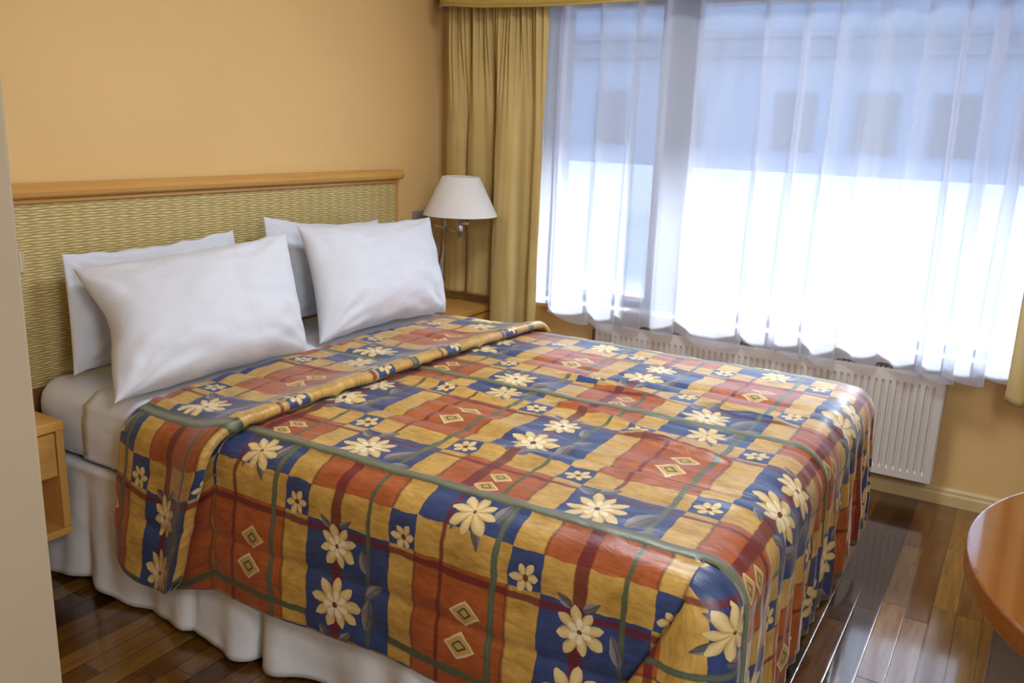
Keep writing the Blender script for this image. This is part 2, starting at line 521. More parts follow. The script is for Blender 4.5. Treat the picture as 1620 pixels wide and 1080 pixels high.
# ------------------------------------------------------------------ room shell
YW, XW = 2.60, 3.67           # headboard wall, window wall
XL, YF, ZC = .50, -1.25, 2.40
def slab(name, *a, mat=M_wall): return struct(box(name, *a, mat))
slab('floor', -1.5, 4.0, YF - .1, YW + .1, -.08, 0.0, mat=M_floor)
slab('ceiling', -1.5, 4.0, YF - .1, YW + .1, ZC, ZC + .08, mat=M_ceil)
slab('wall_back', .38, XW, YW, YW + .1, 0, ZC)
slab('wall_front', -1.5, 4.0, YF - .1, YF, 0, ZC)
slab('wall_hall', -1.5, -1.4, YF, 1.0, 0, ZC)
slab('wall_hall_side', -1.4, .38, .95, 1.05, 0, ZC)
slab('wall_left', .38, XL, .905, YW, 0, ZC)
# the window wall around its opening
WY0, WY1, WZ0, WZ1 = -.16, 2.06, .60, 1.97
bm = bmesh.new()
for a in ((XW, XW + .33, WY1, YW, 0, ZC), (XW, XW + .33, YF, WY0, 0, ZC), (XW, XW + .33, WY0, WY1, 0, WZ0), (XW, XW + .33, WY0, WY1, WZ1, ZC)):
    add_box(bm, *a)
struct(bm_obj('wall_right', bm, M_wall))
# cream architrave on the end of the left wall
bm = bmesh.new()
add_box(bm, .36, XL + .004, .881, .905, 0, 2.40, .004)
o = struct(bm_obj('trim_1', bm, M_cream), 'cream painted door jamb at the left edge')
bm = bmesh.new(); add_box(bm, XL + .0042, XL + .010, .884, .90, 1.235, 1.258, .002)
bm_obj('strike_plate', bm, M_cream, o)
# skirting boards
def skirt(name, a, b, nrm):
    """stepped skirting swept from a to b, standing out along nrm"""
    prof = [(0, 0), (.016, 0), (.016, .042), (.012, .050), (.012, .060), (.006, .068), (0, .070)]
    vs = []; 
    for p in (a, b):
        for d, z in prof: vs.append((p[0] + nrm[0] * d, p[1] + nrm[1] * d, z))
    n = len(prof)
    fs = [(i, i + 1, n + i + 1, n + i) for i in range(n - 1)] + [tuple(range(n - 1, -1, -1)), tuple(range(n, 2 * n))]
    bm = bmesh.new(); V_ = [bm.verts.new(v) for v in vs]
    for f in fs: bm.faces.new([V_[i] for i in f])
    struct(bm_obj(name, bm, M_trimw))
skirt('baseboard_right', (XW, YF), (XW, YW), (-1, 0))
skirt('baseboard_back', (XL, YW), (XW, YW), (0, -1))
skirt('baseboard_left', (XL, .91), (XL, YW), (1, 0))
skirt('baseboard_front', (-1.4, YF), (XW, YF), (0, 1))

M_fac_reveal = simple('outer_reveal_paint', (.10, .13, .20), .7)
# window: frame, mullion, panes, sill
win = empty('window_1', (XW + .1, 1.0, WZ0), 'wide window with a dark frame behind the white sheer', 'window')
del win['category']; win['kind'] = 'structure'
FX0, FX1 = XW + .008, XW + .125
def wpart(name, x0, x1, y0, y1, z0, z1, mat, bev=.004): return box(name, x0, x1, y0, y1, z0, z1, mat, win, bev)
bm = bmesh.new(); L = win.location
for a in ((WY0, WY0 + .05, WZ0, WZ1), (WY1 - .045, WY1, WZ0, WZ1), (WY0, WY1, WZ0, WZ0 + .035), (WY0, WY1, WZ1 - .055, WZ1)):
    add_box(bm, FX0 - L.x, FX1 - L.x, a[0] - L.y, a[1] - L.y, a[2] - L.z, a[3] - L.z, .004)
bm_obj('frame', bm, M_frame, win)
bm = bmesh.new()
for a in ((WY0, WY0 + .006), (WY1 - .006, WY1)): add_box(bm, FX1 - L.x, XW + .33 - L.x, a[0] - L.y, a[1] - L.y, 0, WZ1 - L.z)
bm_obj('outer_reveal', bm, M_fac_reveal, win)
wpart('mullion', XW + .06, XW + .13, 1.335, 1.495, WZ0 + .03, WZ1 - .05, M_frame)
for y0, y1 in ((WY0 + .04, 1.345), (1.485, WY1 - .04)):
    wpart('pane', XW + .097, XW + .101, y0, y1, WZ0 + .03, WZ1 - .05, M_glass, 0)
sill = wpart('sill', 3.574, XW + .08, WY0 - .03, 2.0, WZ0 - .03, WZ0 + .002, M_sill, .004)
wpart('sill_top', 3.578, XW + .08, WY0, 1.99, WZ0 + .0022, WZ0 + .008, M_white, .001)

# ------------------------------------------------------------------ outside: pale building across the street
M_fac = simple('facade_shaded_upper', (.17, .235, .36), .8, var=.02, vscale=.6)  # bluish shade of the upper facade painted into its colour
M_facl = simple('facade_sunlit_base', (.66, .69, .74), .8, var=.02, vscale=.6)  # sunlit brightness of the lower facade painted in as white
M_fcor = simple('facade_cornice', (.085, .13, .22), .8, var=.02)
M_fwin = simple('facade_window_glass', (.05, .07, .11), .2)
M_roof = simple('pale_paving', (.60, .62, .66), .8, var=.02, vscale=.5)
FX = 12.0
bld = empty('building', (FX, 0, 0), 'pale building with a row of dark windows seen through the sheer', 'building')
bm = bmesh.new(); add_box(bm, 0, 1, -10, 16, .92, 4.6); bm_obj('upper_wall', bm, M_fac, bld)
bm = bmesh.new(); add_box(bm, -.12, 1, -10, 16, 0, .92); bm_obj('lower_wall', bm, M_facl, bld)
bm = bmesh.new()
for z0, z1, d in ((2.62, 2.70, .16), (2.44, 2.62, .10), (2.38, 2.44, .14)): add_box(bm, -d, 0.0, -10, 16, z0, z1)
bm_obj('cornice', bm, M_fcor, bld)
for y in (7.3, 5.5, 4.4, 2.9, 1.9, 1.0, .05, -.9, -1.9, -2.9):
    f = bpy.data.objects.new('window', None)
    bm = bmesh.new(); add_box(bm, -.03, .0, y - .27, y + .27, 1.2, 1.95); f = bm_obj('window', bm, M_fcor, bld)
    bm = bmesh.new(); add_box(bm, -.045, -.03, y - .22, y + .22, 1.22, 1.91); bm_obj('pane', bm, M_fwin, f)
struct(box('sun_blocker', XW + .33, 5.13, -1.5, 4.5, 2.30, 2.42, M_ceil), 'added slab above the window outside, shading the upper sheer')  # unseen slab added to keep sun off the upper part of the sheer
o = box('ground', 4.05, FX, -10, 16, -.2, .25, M_roof); o['kind'] = 'structure'; o['label'] = 'bright pale ground outside the window'

# ------------------------------------------------------------------ bed
BX0, BX1, BY0, BY1 = 1.44, 2.99, .42, 2.53
bed = empty('bed', (2.2, 1.5, 0), 'double bed with white fitted sheet and white gathered skirt', 'bed')
BL = bed.location
def rounded_slab(x0, x1, y0, y1, z0, z1, r, rv, nx=60, ny=76, disp=None):
    """mattress-like block: rounded vertical corners r and rounded rims rv"""
    # outline
    out = []
    for cx, cy, a0 in ((x1 - r, y1 - r, 0), (x0 + r, y1 - r, 90), (x0 + r, y0 + r, 180), (x1 - r, y0 + r, 270)):
        for k in range(9):
            a = math.radians(a0 + 90 * k / 8); out.append((cx, cy, math.cos(a), math.sin(a)))
    dense = []
    for i in range(len(out)):
        a, b = out[i], out[(i + 1) % len(out)]
        p = (a[0] + r * a[2], a[1] + r * a[3]); q = (b[0] + r * b[2], b[1] + r * b[3])
        n = max(1, int(math.dist(p, q) / .03))
        for k in range(n):
            t = k / n
            dense.append((lerp(p[0], q[0], t), lerp(p[1], q[1], t), lerp(a[2], b[2], t), lerp(a[3], b[3], t)))
    prof = []
    for k in range(7):
        a = PI / 2 * k / 6; prof.append((-rv + rv * math.sin(a), z0 + rv - rv * math.cos(a)))
    for k in range(1, 6): prof.append((0, lerp(z0 + rv, z1 - rv, k / 6)))
    for k in range(7):
        a = PI / 2 * k / 6; prof.append((-rv + rv * math.cos(a), z1 - rv + rv * math.sin(a)))
    vs = []
    for off, z in prof:
        for (x, y, nx_, ny_) in dense:
            d = disp(x, y, z) if disp else 0
            vs.append((x + nx_ * (off + d), y + ny_ * (off + d), z))
    n = len(dense); fs = []
    for i in range(len(prof) - 1):
        for k in range(n): fs.append((i * n + k, i * n + (k + 1) % n, (i + 1) * n + (k + 1) % n, (i + 1) * n + k))
    # top cap as shrinking rings
    base = (len(prof) - 1) * n; cx, cy = (x0 + x1) / 2, (y0 + y1) / 2
    for s in (.9, .75, .5, .25, .05):
        nb = len(vs)
        for k in range(n):
            p = vs[(len(prof) - 1) * n + k]; x = cx + (p[0] - cx) * s; y = cy + (p[1] - cy) * s
            vs.append((x, y, z1 + .004 * (1 - s)))
        for k in range(n): fs.append((base + k, base + (k + 1) % n, nb + (k + 1) % n, nb + k))
        base = nb
    fs.append(tuple(base + k for k in range(n)))
    fs.append(tuple(k for k in range(n - 1, -1, -1)))
    return vs, fs
def local(vs, L): return [(x - L.x, y - L.y, z - L.z) for x, y, z in vs]
def mdisp(x, y, z):
    q = (z - .385) / .22
    return .012 * math.sin(PI * max(0, min(1, q))) + .004 * nz(y * 9, z * 22 + x * 6, 1) + .005 * nz(y * 26 + z * 8, x * 20, 4) * (1 if z < .58 else .3) + .003 * nz(y * 55 + z * 14, x * 30, 6) * (1 if z < .58 else .2)
vs, fs = rounded_slab(BX0 + .008, BX1 - .008, BY0 + .02, BY1, .388, .605, .07, .045, disp=mdisp)
mesh_obj('mattress', local(vs, BL), fs, M_sheet, bed)
vs, fs = rounded_slab(BX0 + .02, BX1 - .02, BY0 + .03, BY1 - .01, .13, .386, .05, .01)
mesh_obj('box_spring', local(vs, BL), fs, M_skirt, bed)
for x, y in ((BX0 + .08, BY0 + .09), (BX1 - .08, BY0 + .09), (BX0 + .03, BY1 - .045), (BX1 - .08, BY1 - .06)):
    bm = bmesh.new(); add_box(bm, x - .025 - BL.x, x + .025 - BL.x, y - .025 - BL.y, y + .025 - BL.y, 0, .131, .004); bm_obj('leg', bm, M_dark, bed)
# gathered skirt: left, foot and right in one strip, with box pleats
path = [(BX0, BY1 - .01), (BX0, BY0), (BX1, BY0), (BX1, BY1 - .01)]
pts = []
for (a, b), nrm in zip(zip(path, path[1:]), ((-1, 0), (0, -1), (1, 0))):
    L_ = math.dist(a, b); n = int(L_ / .012)
    for k in range(n + 1):
        t = k / n; pts.append((lerp(a[0], b[0], t), lerp(a[1], b[1], t), *nrm))
rows = 26; vs = []
for i in range(rows):
    q = i / (rows - 1)
    for (x, y, nx_, ny_) in pts:
        s = y if nx_ else x
        amp = q ** 1.3
        wv = .010 * math.sin(s * 21 + .9 * math.sin(s * 5.3) + .8) + .005 * math.sin(s * 43 + 2 * math.sin(s * 3)) + .02 * nz(s * 4, .3, nx_)
        pl = 0
        if nx_ < 0:      # pleats on the near side
            for y0, dpt in ((1.56, .05), (1.80, .012), (1.0, .04), (2.28, .010)):
                e = (y - y0); pl += -dpt * math.exp(-(e / .016) ** 2) + dpt * .8 * math.exp(-((e - .07) / .05) ** 2) + dpt * .5 * math.exp(-((e + .07) / .05) ** 2)
        d = .008 + amp * (.022 + wv * .9) + pl * (q ** .7) + .005 * nz(s * 14, q * 5, 2)
        top = .388
        hem = .022 + .010 * math.sin(s * 14 + 1) + .008 * nz(s * 6, 5)
        z = lerp(top, hem, q)
        ledge = .012 * math.exp(-q * 14)
        vs.append((x + nx_ * (d + ledge), y + ny_ * (d + ledge), z))
# a narrow ledge tucked under the mattress
ledge_row = [(x - nx_ * .03, y - ny_ * .03, .3875) for (x, y, nx_, ny_) in pts]
vs = ledge_row + vs
sk = mesh_obj('bed_skirt', local(vs, BL), grid_faces(rows + 1, len(pts)), M_skirt, bed)
solidify(sk, .002)

# folded-down top sheet over the mattress head, hanging down the side
vs = []; ny_ = 20; tx = []
for k in range(14): tx.append(('s', k / 13))
for k in range(1, 60): tx.append(('t', k / 59))
for j in range(ny_):
    y = lerp(1.70, 2.275, j / (ny_ - 1))
    for kind, q in tx:
        w_ = .003 * nz(y * 18, q * 9, 7) + .002 * nz(y * 40, q * 15, 2)
        edge = .05 * (j / (ny_ - 1)) ** 4
        if kind == 's':
            z = lerp(.405, .575, q); bulge = .012 * math.sin(PI * (z - .385) / .22)
            vs.append((BX0 + .008 - bulge - .0035 + w_, y + .02 * (1 - q) ** 2, z))
        else:
            x = lerp(BX0 + .012, BX1 - .03, q); r = max(0, 1 - (x - BX0) / .055)
            vs.append((x - .006 * r, y + .012 * math.sin(x * 3), .6125 - .033 * r ** 2 + w_ * .6))
fs_ = mesh_obj('top_sheet', vs, grid_faces(ny_, len(tx)), M_sheet)
solidify(fs_, .001)
tag(fs_, 'white top sheet over the mattress between pillows and bedspread', 'sheet')

# ------------------------------------------------------------------ bedspread
TS, TT = .625, .71
ZT, RR = .612, .085
XI0, XI1, YI0 = 1.485, 2.94, .44
AM, BM, AM2 = .455, .50, .44
def sag(x, y): return .012 * math.sin(PI * (x - 1.4) / 1.63) 
def ridge(uu, vv, u0, u1, v0, v1, amp, wd):
    t = (uu - u0) / (u1 - u0)
    if t < -.3 or t > 1.3: return 0
    k = sstep(-.25, .2, t) * (1 - sstep(.8, 1.25, t)); d = vv - lerp(v0, v1, t)
    return amp * k * math.exp(-(d / wd) ** 2)
SEAMS = (-.54, .34, 1.36)
def disp(s, tt):
    uu, vv = s / TS, tt / TT - .1
    h = .004 * nz(uu * 3, vv * 6, 2) + .003 * nz(uu * 6, vv * 15, 5) + .0016 * nz(uu * 14, vv * 34, 8)
    for q in SEAMS: h -= .007 * math.exp(-((vv - q) / .013) ** 2) - .004 * math.exp(-((abs(vv - q) - .07) / .05) ** 2)
    for q in (-.1, .9): h += .006 * math.exp(-((vv - q) / .022) ** 2) - .003 * math.exp(-((abs(vv - q) - .05) / .02) ** 2)
    for a in ((.82, 1.25, .65, .575, .014, .022), (.40, .78, .80, .73, .011, .02), (.2, .75, 1.19, 1.10, .010, .025), (.95, 1.3, 1.17, 1.12, .010, .02),
              (-.1, .35, .50, .44, .006, .03), (1.0, 1.4, .30, .26, .006, .03), (.3, .8, .22, .27, .005, .03), (-.4, .1, .75, .70, .008, .02)):
        h += 1.5 * ridge(uu, vv, *a)
    return h
def side_pos(a, hang_out):
    """(outward, z, normal angle) for an over-length a past the inner edge"""
    ang = min(a / RR, PI / 2)
    o = RR * math.sin(ang); z = ZT - RR * (1 - math.cos(ang))
    ex = max(0, a - RR * PI / 2); z -= ex
    return o + hang_out * ex, z, ang
def put(sb, s, tt, h, y_override=None, amul=1.0):
    """sb: over the bed towards the foot (m from Y=1.333), s: material position, tt: across (m from X=1.50)"""
    X = tt + 1.50; Y = 1.333 - sb if y_override is None else y_override
    a = max(0, XI0 - X); a2 = max(0, X - XI1); b = max(0, YI0 - Y) if y_override is None else 0
    d_ = disp(s, tt) * (.45 if h > .017 else 1) + h
    if b > 0 and a == 0 and a2 == 0:
        o, z, ang = side_pos(b, .02)
        ex = max(0, b - .1); rf = min(1, ex / .3) ** 1.4
        ruff = rf * (.45 + .75 * sstep(1.7, 2.7, X)) * (.012 * math.sin(X * 44 + 1.5 * math.sin(X * 7)) + .010 * nz(X * 13, 1) + .008 * math.sin(X * 83 + 3 * b))
        ruff += .004 * sstep(.06, .2, b) * nz(X * 30, b * 6, 3)
        d_ += ruff
        return (X, YI0 - o - d_ * math.sin(ang), z + sag(X, Y) * (1 - min(1, b / .1)) + d_ * math.cos(ang))
    if b == 0 and a > 0:
        o, z, ang = side_pos(a * amul, .05)
        rf = min(1, max(0, a - .1) / .3)
        d_ += rf * (.010 * math.sin(Y * 9 + .5) + .010 * nz(Y * 5, 2, a * 2))
        return (XI0 - o - d_ * math.sin(ang), Y, z + d_ * math.cos(ang))
    if b == 0 and a2 > 0:
        o, z, ang = side_pos(a2, .03)
        rf = min(1, max(0, a2 - .1) / .3)
        d_ += rf * .010 * math.sin(Y * 30)
        return (XI1 + o + d_ * math.sin(ang), Y, z + d_ * math.cos(ang))
    if b > 0 and a2 > 0:                       # far foot corner, gathered round
        d = (a2 ** 4 + b ** 4) ** .25; th = math.atan2(b, a2)
        o, z, ang = side_pos(d, .03)
        d_ += min(1, max(0, d - .1) / .3) * .012 * math.sin(th * 9)
        return (XI1 + (o + d_ * math.sin(ang)) * math.cos(th), YI0 - (o + d_ * math.sin(ang)) * math.sin(th), z + d_ * math.cos(ang))
    return (X, Y, ZT + sag(X, Y) + d_)
# material path lengthwise: list of (s, sb or None, Y, h, layer)
path = []
step = .0115
sb = .893 + BM
foot_s = sb
while sb > -.350:
    path.append((sb, 1.333 - sb, 0.0, 0)); sb -= step
fold = [(1.668, .000), (1.678, .004), (1.682, .010), (1.678, .016), (1.665, .019), (1.650, .019), (1.636, .018), (1.624, .018), (1.615, .022), (1.609, .029), (1.607, .037), (1.609, .045),
        (1.615, .052), (1.624, .057), (1.635, .059), (1.647, .058), (1.660, .054), (1.675, .048), (1.692, .041), (1.71, .034), (1.73, .028), (1.75, .023), (1.77, .019)]
fold = [(y + .026, h * (.62 if y > 1.63 else .74)) for y, h in fold]
y = 1.81
while y < 2.024: fold.append((y, .0115 - .003 * (y - 1.81) / .22)); y += .0125
fold += [(2.030, .008), (2.033, .002), (2.032, -.004)]
s = path[-1][0]; py, ph = path[-1][1], 0.0
for (y, h) in fold:
    s -= math.dist((y, h), (py, ph)); path.append((s, y, h, 1)); py, ph = y, h
# the flap lies so that a full flower shows near the turned edge
k845 = min((p for p in path if p[3] == 1 and p[1] > 1.75), key=lambda p: abs(p[1] - 1.845))
dS = -.6175 - k845[0]
path = [(p[0] + dS, *p[1:]) if p[3] == 1 else p for p in path]
# crosswise
ts = []
a = AM
while a > 1e-6: ts.append(-.015 - a); a -= .0115
n_left = len(ts)
tt = -.015
T1 = XI1 - 1.5 + AM2
while tt < T1: ts.append(tt); tt += .0115
def spread_vertex(p, tt):
    s, Y, h, lay = p
    X = tt + 1.5; a = max(0, XI0 - X)
    if lay == 1: Y += .018 - .045 * (X - 1.4) / 1.6 * (1 - sstep(1.70, 2.0, Y)) - .02 * sstep(1.75, 2.05, Y) * sstep(1.65, 1.45, X)
    if lay == 0 or a == 0: 
        return put(1.333 - Y, s, tt, h)
    # the turned-back flap narrows and dips where it hangs
    q = a / AM
    k = (Y - 1.651) / .39
    Y2 = Y + q * (.12 * (1 - k) + .045 * k)
    am = 1 + .20 * max(0, math.sin(PI * max(0, min(1, k)) ** .8)) - .06 * (1 - k)
    puff = h + .012 * q * math.sin(PI * max(0, min(1, k))) + .018 * q * math.sin(k * 9 + .6) * (1 - k * .4)
    return put(0, s, tt, max(puff, h * .5 + .002), y_override=Y2, amul=am)
vs, uvs, fs = [], [], []
vid = {}
B_EXT = .11
for i, p in enumerate(path):
    b = max(0, YI0 - p[1]) if p[3] == 0 else 0
    for j, tt in enumerate(ts):
        if j < n_left and b > 0: continue
        vid[i, j] = len(vs); vs.append(spread_vertex(p, tt)); uvs.append((p[0] / TS, (tt + (.042 if p[3] else 0)) / TT - .1))
for i in range(len(path) - 1):
    for j in range(len(ts) - 1):
        k = [(i, j), (i, j + 1), (i + 1, j + 1), (i + 1, j)]
        if all(q in vid for q in k): fs.append(tuple(vid[q] for q in k))
# near foot corner: the side panel runs on round the corner underneath, the foot panel laps over it in a tapering pleat
def corner_pos(d, th, lift, flat):
    o, z, ang = side_pos(d, .03)
    o += lift * math.sin(ang)
    return (XI0 - o * math.cos(th), YI0 - o * math.sin(th), z + lift * math.cos(ang))
ifirst = next(i for i, p in enumerate(path) if p[1] >= YI0)     # first row on the top
NB = 10; rowv = []
for ib in range(NB + 1):
    bb = B_EXT * ib / NB; r_ = []
    for j in range(n_left + 1):
        if ib == 0: r_.append(vid[ifirst, j]); continue
        a = max(0, -.015 - ts[j]); 
        th = bb / RR
        sx = disp(.893 + bb, ts[j])
        vs.append(corner_pos(a, min(th, 1.35), sx + .010 * math.sin(1.333 * 0 + .5) * min(1, max(0, a - .1) / .3), 0)); uvs.append(((.893 + bb) / TS, ts[j] / TT - .1)); r_.append(len(vs) - 1)
    rowv.append(r_)
for A, B in zip(rowv, rowv[1:]):
    for j in range(n_left): fs.append((A[j], B[j], B[j + 1], A[j + 1]))
NW = 18
prev = None
for i in range(ifirst, -1, -1):
    b = max(0, YI0 - path[i][1]); r_ = [vid[i, n_left]]
    amax = (RR * PI / 2) * min(1, b / .10) * 1.0 + .50 * max(0, b - .10)
    for k in range(1, NW + 1):
        a = amax * k / NW
        lift = disp(path[i][0], -.015 - a) + .010 * min(1, k / 4) * min(1, b / .08) + .006 * math.sin(PI * k / NW) * min(1, b / .2)
        if b < 1e-6: P = corner_pos(0, PI / 2, 0, 0)
        else:
            aw = min(a, RR * PI / 2 * min(1, b / .10)); th = PI / 2 - aw / (RR * max(.05, min(1, b / .10)))
            P = corner_pos(b, max(0, th), lift, 0)
            ex = a - aw
            if ex > 0: P = (P[0], P[1] + ex, P[2])
        vs.append(P); uvs.append((path[i][0] / TS, (-.015 - a) / TT - .1)); r_.append(len(vs) - 1)
    if prev:
        for k in range(NW): fs.append((prev[k], r_[k], r_[k + 1], prev[k + 1]))
    prev = r_
spread = mesh_obj('bedspread', vs, fs, M_spread, uvs=uvs)
solidify(spread, .006, 0)
tag(spread, 'quilted bedspread in blue, rust and ochre plaid with cream flowers', 'bedspread')

# ------------------------------------------------------------------ headboard
hb = empty('headboard', (1.98, YW, 0), 'wide headboard of woven seagrass under a honey wood rail', 'headboard')
HX0, HX1 = .62, 3.252
box('woven_panel', HX0 + .01, HX1 - .012, 2.558, 2.575, .565, 1.128, M_woven, hb)
box('backing_board', HX0, HX1 - .004, 2.575, YW - .002, .10, 1.13, M_honeyz, hb)
box('side_frame', HX1 - .012, HX1, 2.552, 2.575, .565, 1.13, M_honeyz, hb, .002)
box('lower_board', HX0, HX1, 2.552, 2.575, .10, .565, M_dkwood, hb, .002)
bm = bmesh.new()
prof = [(YW - .002, 1.184), (2.545, 1.184), (2.530, 1.181), (2.522, 1.173), (2.520, 1.162), (2.524, 1.150), (2.534, 1.143), (2.552, 1.141), (YW - .002, 1.141)]
xs = [HX0 - .06, HX0 - .052, HX0 - .03, 3.245, 3.265, 3.274]
sc = [.78, .93, 1, 1, .93, .78]
rings = []
L = hb.location
for x, s_ in zip(xs, sc):
    rings.append([bm.verts.new((x - L.x, (YW + (y - YW) * s_) - L.y, 1.162 + (z - 1.162) * (s_ * .5 + .5))) for y, z in prof])
for A, B in zip(rings, rings[1:]):
    for k in range(len(prof)): bm.faces.new((A[k], A[(k + 1) % len(prof)], B[(k + 1) % len(prof)], B[k]))
bm.faces.new(rings[0][::-1]); bm.faces.new(rings[-1])
rail = bm_obj('top_rail', bm, M_honey, hb)
box('moulding', HX0, HX1, 2.546, 2.575, 1.128, 1.141, M_honey, hb, .003)

# ------------------------------------------------------------------ nightstands
def nightstand(x0, x1, y0, y1, z0, z1, label):
    t = empty('nightstand', ((x0 + x1) / 2, y1, z0), label, 'nightstand', 'bedside cabinets')
    b = lambda n, *a, bev=.0025, mat=M_honey: box(n, *a, mat, t, bev)
    b('top', x0, x1, y0, y1, z1 - .028, z1)
    b('side_panel', x0, x0 + .022, y0 + .004, y1, z0 + .022, z1 - .028, mat=M_honeyz)
    b('side_panel', x1 - .022, x1, y0 + .004, y1, z0 + .022, z1 - .028, mat=M_honeyz)
    b('bottom', x0, x1, y0 + .002, y1, z0, z0 + .022)
    b('back_panel', x0 + .022, x1 - .022, y1 - .012, y1, z0 + .022, z1 - .028)
    d = b('drawer', x0 + .025, x1 - .025, y0 + .008, y1 - .03, z1 - .165, z1 - .034)
    return t
nightstand(.95, 1.388, 2.295, 2.552, .19, .54, 'honey wood wall-hung nightstand beside the bed and cream jamb')
nightstand(3.285, 3.625, 2.24, 2.552, .19, .54, 'honey wood nightstand between bed and ochre curtain, under the lamp')

# ------------------------------------------------------------------ pillows
def pillow(label, bl, br, tr, tl, tf, tb, seed, pinch=(.05, .06), left=0):
    N, K = 64, 48
    P = [Vector(q) for q in (bl, br, tr, tl)]
    cen = sum(P, Vector()) / 4
    nrm = ((P[1] - P[0]) + (P[2] - P[3])).cross((P[3] - P[0]) + (P[2] - P[1])).normalized()
    if nrm.y > 0: nrm = -nrm
    up = ((P[3] - P[0]) + (P[2] - P[1])).normalized()
    def pt(p, q, side):
        ex = 1 - pinch[0] * (1 - q * q) ; ey = 1 - pinch[1] * (1 - p * p)
        a, b = p * ex, q * ey
        if left: a += left * (1 - q * q) * max(0, -p) ** 3 * (1 + .35 * math.sin(q * 4 + 1))   # the open end sags in
        w = ((1 - a) / 2, (1 + a) / 2); h = ((1 - b) / 2, (1 + b) / 2)
        base = P[0] * w[0] * h[0] + P[1] * w[1] * h[0] + P[2] * w[1] * h[1] + P[3] * w[0] * h[1]
        f = (max(0, 1 - abs(p) ** 2.4) * max(0, 1 - abs(q) ** 2.2)) ** .44
        f *= 1 - .17 * q
        wr = 0
        # creases that run in from the corners and along the open ends
        for cx_, cy_ in ((-1, 1), (1, 1), (-1, -1), (1, -1)):
            dx, dy = p - cx_, q - cy_; r = math.hypot(dx, dy)
            an = math.atan2(dy, dx)
            wr += .0045 * math.sin(an * 12 + seed * 2 + cx_ * 3 + 2 * nz(r * 3, seed)) * math.exp(-((r - .45) / .3) ** 2)
        wr += .010 * nz(p * 2.2 + seed, q * 2.2, seed) + .007 * nz(p * 4 + seed, q * 5, seed + 3) + .006 * (abs(nz(p * 4 + q * 2, q * 3 - p, seed + 9)) ** .6)
        wr -= .006 * math.exp(-(((p - .22 - .12 * q * q) / .018) ** 2)) * (1 if seed < 2 else 0)
        wr *= min(1, f * 1.6)
        t = tf * f + wr if side > 0 else -(tb * f)
        seam = .010 * nz(p * 5 + 9 * seed, q * 5, seed) * (1 if max(abs(p), abs(q)) > .93 else .6)
        return base + nrm * t + up * (seam * .6)
    vs, fs = [], []
    idx = {}
    for side in (1, -1):
        for i in range(K + 1):
            for j in range(N + 1):
                q, p = math.sin((i / K - .5) * PI * .97) / math.sin(.5 * PI * .97), math.sin((j / N - .5) * PI * .97) / math.sin(.5 * PI * .97)
                rim = i in (0, K) or j in (0, N)
                if side < 0 and rim: idx[side, i, j] = idx[1, i, j]; continue
                idx[side, i, j] = len(vs); vs.append(pt(p, q, side))
        for i in range(K):
            for j in range(N):
                f = (idx[side, i, j], idx[side, i, j + 1], idx[side, i + 1, j + 1], idx[side, i + 1, j])
                fs.append(f if side > 0 else f[::-1])
    o = mesh_obj('pillow', [v - cen for v in vs], fs, M_linen)
    o.location = cen
    return tag(o, label, 'pillow', 'white bed pillows')
pillow('white pillow at the back left, against the woven headboard', (1.485, 2.38, .635), (2.17, 2.37, .635), (2.185, 2.465, 1.004), (1.527, 2.455, .985), .040, .035, 3.1, (.02, .10))
pillow('white pillow at the back right, half hidden behind the pillow nearest the lamp', (2.26, 2.37, .635), (2.95, 2.36, .635), (2.985, 2.455, .982), (2.325, 2.455, 1.040), .040, .035, 5.7, (.03, .12))
pillow('large white pillow at the front left of the bed', (1.395, 2.065, .630), (2.115, 2.05, .630), (2.215, 2.235, 1.006), (1.505, 2.37, .950), .115, .03, 1.3, (.035, .06), left=.085)
pillow('white pillow at the front right of the bed, below the lamp', (2.225, 2.095, .630), (2.965, 2.075, .628), (3.075, 2.245, 1.005), (2.375, 2.335, 1.012), .12, .03, 8.2, (.07, .08))

# ------------------------------------------------------------------ wall lamp
lamp = empty('wall_lamp', (3.478, YW, .925), 'swing-arm wall lamp with a white cone shade over the nightstand', 'lamp')
LL = lamp.location
def lpart(name, fn, mat, smooth=True, parent=lamp):
    bm = bmesh.new(); fn(bm)
    bmesh.ops.translate(bm, vec=-LL, verts=bm.verts)
    return bm_obj(name, bm, mat, parent, smooth)
lpart('back_plate', lambda b: add_box(b, 3.421, 3.536, YW - .018, YW - .001, .868, .980, .003), M_plate, False)
lpart('wall_bracket', lambda b: add_tube(b, [(3.478, YW - .018, .918), (3.478, YW - .05, .918)], .012), M_chrome)
lpart('arm', lambda b: (add_tube(b, [(3.478, YW - .04, .922), (3.416, 2.40, .915)], .0055), add_tube(b, [(3.416, 2.40, .909), (3.365, 2.28, .912)], .0055)), M_chrome)
lpart('elbow', lambda b: add_tube(b, [(3.416, 2.40, .888), (3.416, 2.40, .985)], .0075), M_chrome)
SX, SY = 3.365, 2.28
def sock(b):
    add_lathe(b, SX, SY, [(.009, .880), (.010, .882), (.010, .902), (.017, .904), (.017, .945), (.015, .948), (.015, .985), (.004, .99)], 24, True, True)
so = lpart('socket', sock, M_chrome)
lpart('switch_knob', lambda b: add_tube(b, [(SX, SY - .015, .955), (SX + .004, SY - .042, .955)], .007), M_white, parent=lamp)
def bulb(b):
    add_lathe(b, SX, SY, [(.012, .985), (.016, 1.0), (.028, 1.04), (.031, 1.065), (.026, 1.09), (.012, 1.105), (.001, 1.109)], 24)
lpart('bulb', bulb, M_white)
def shade(b):
    add_lathe(b, SX, SY, [(.172, .992), (.1715, .990), (.168, .992), (.081, 1.164), (.083, 1.167), (.086, 1.166), (.172, .992)], 64)
sh = lpart('lamp_shade', shade, M_shade)
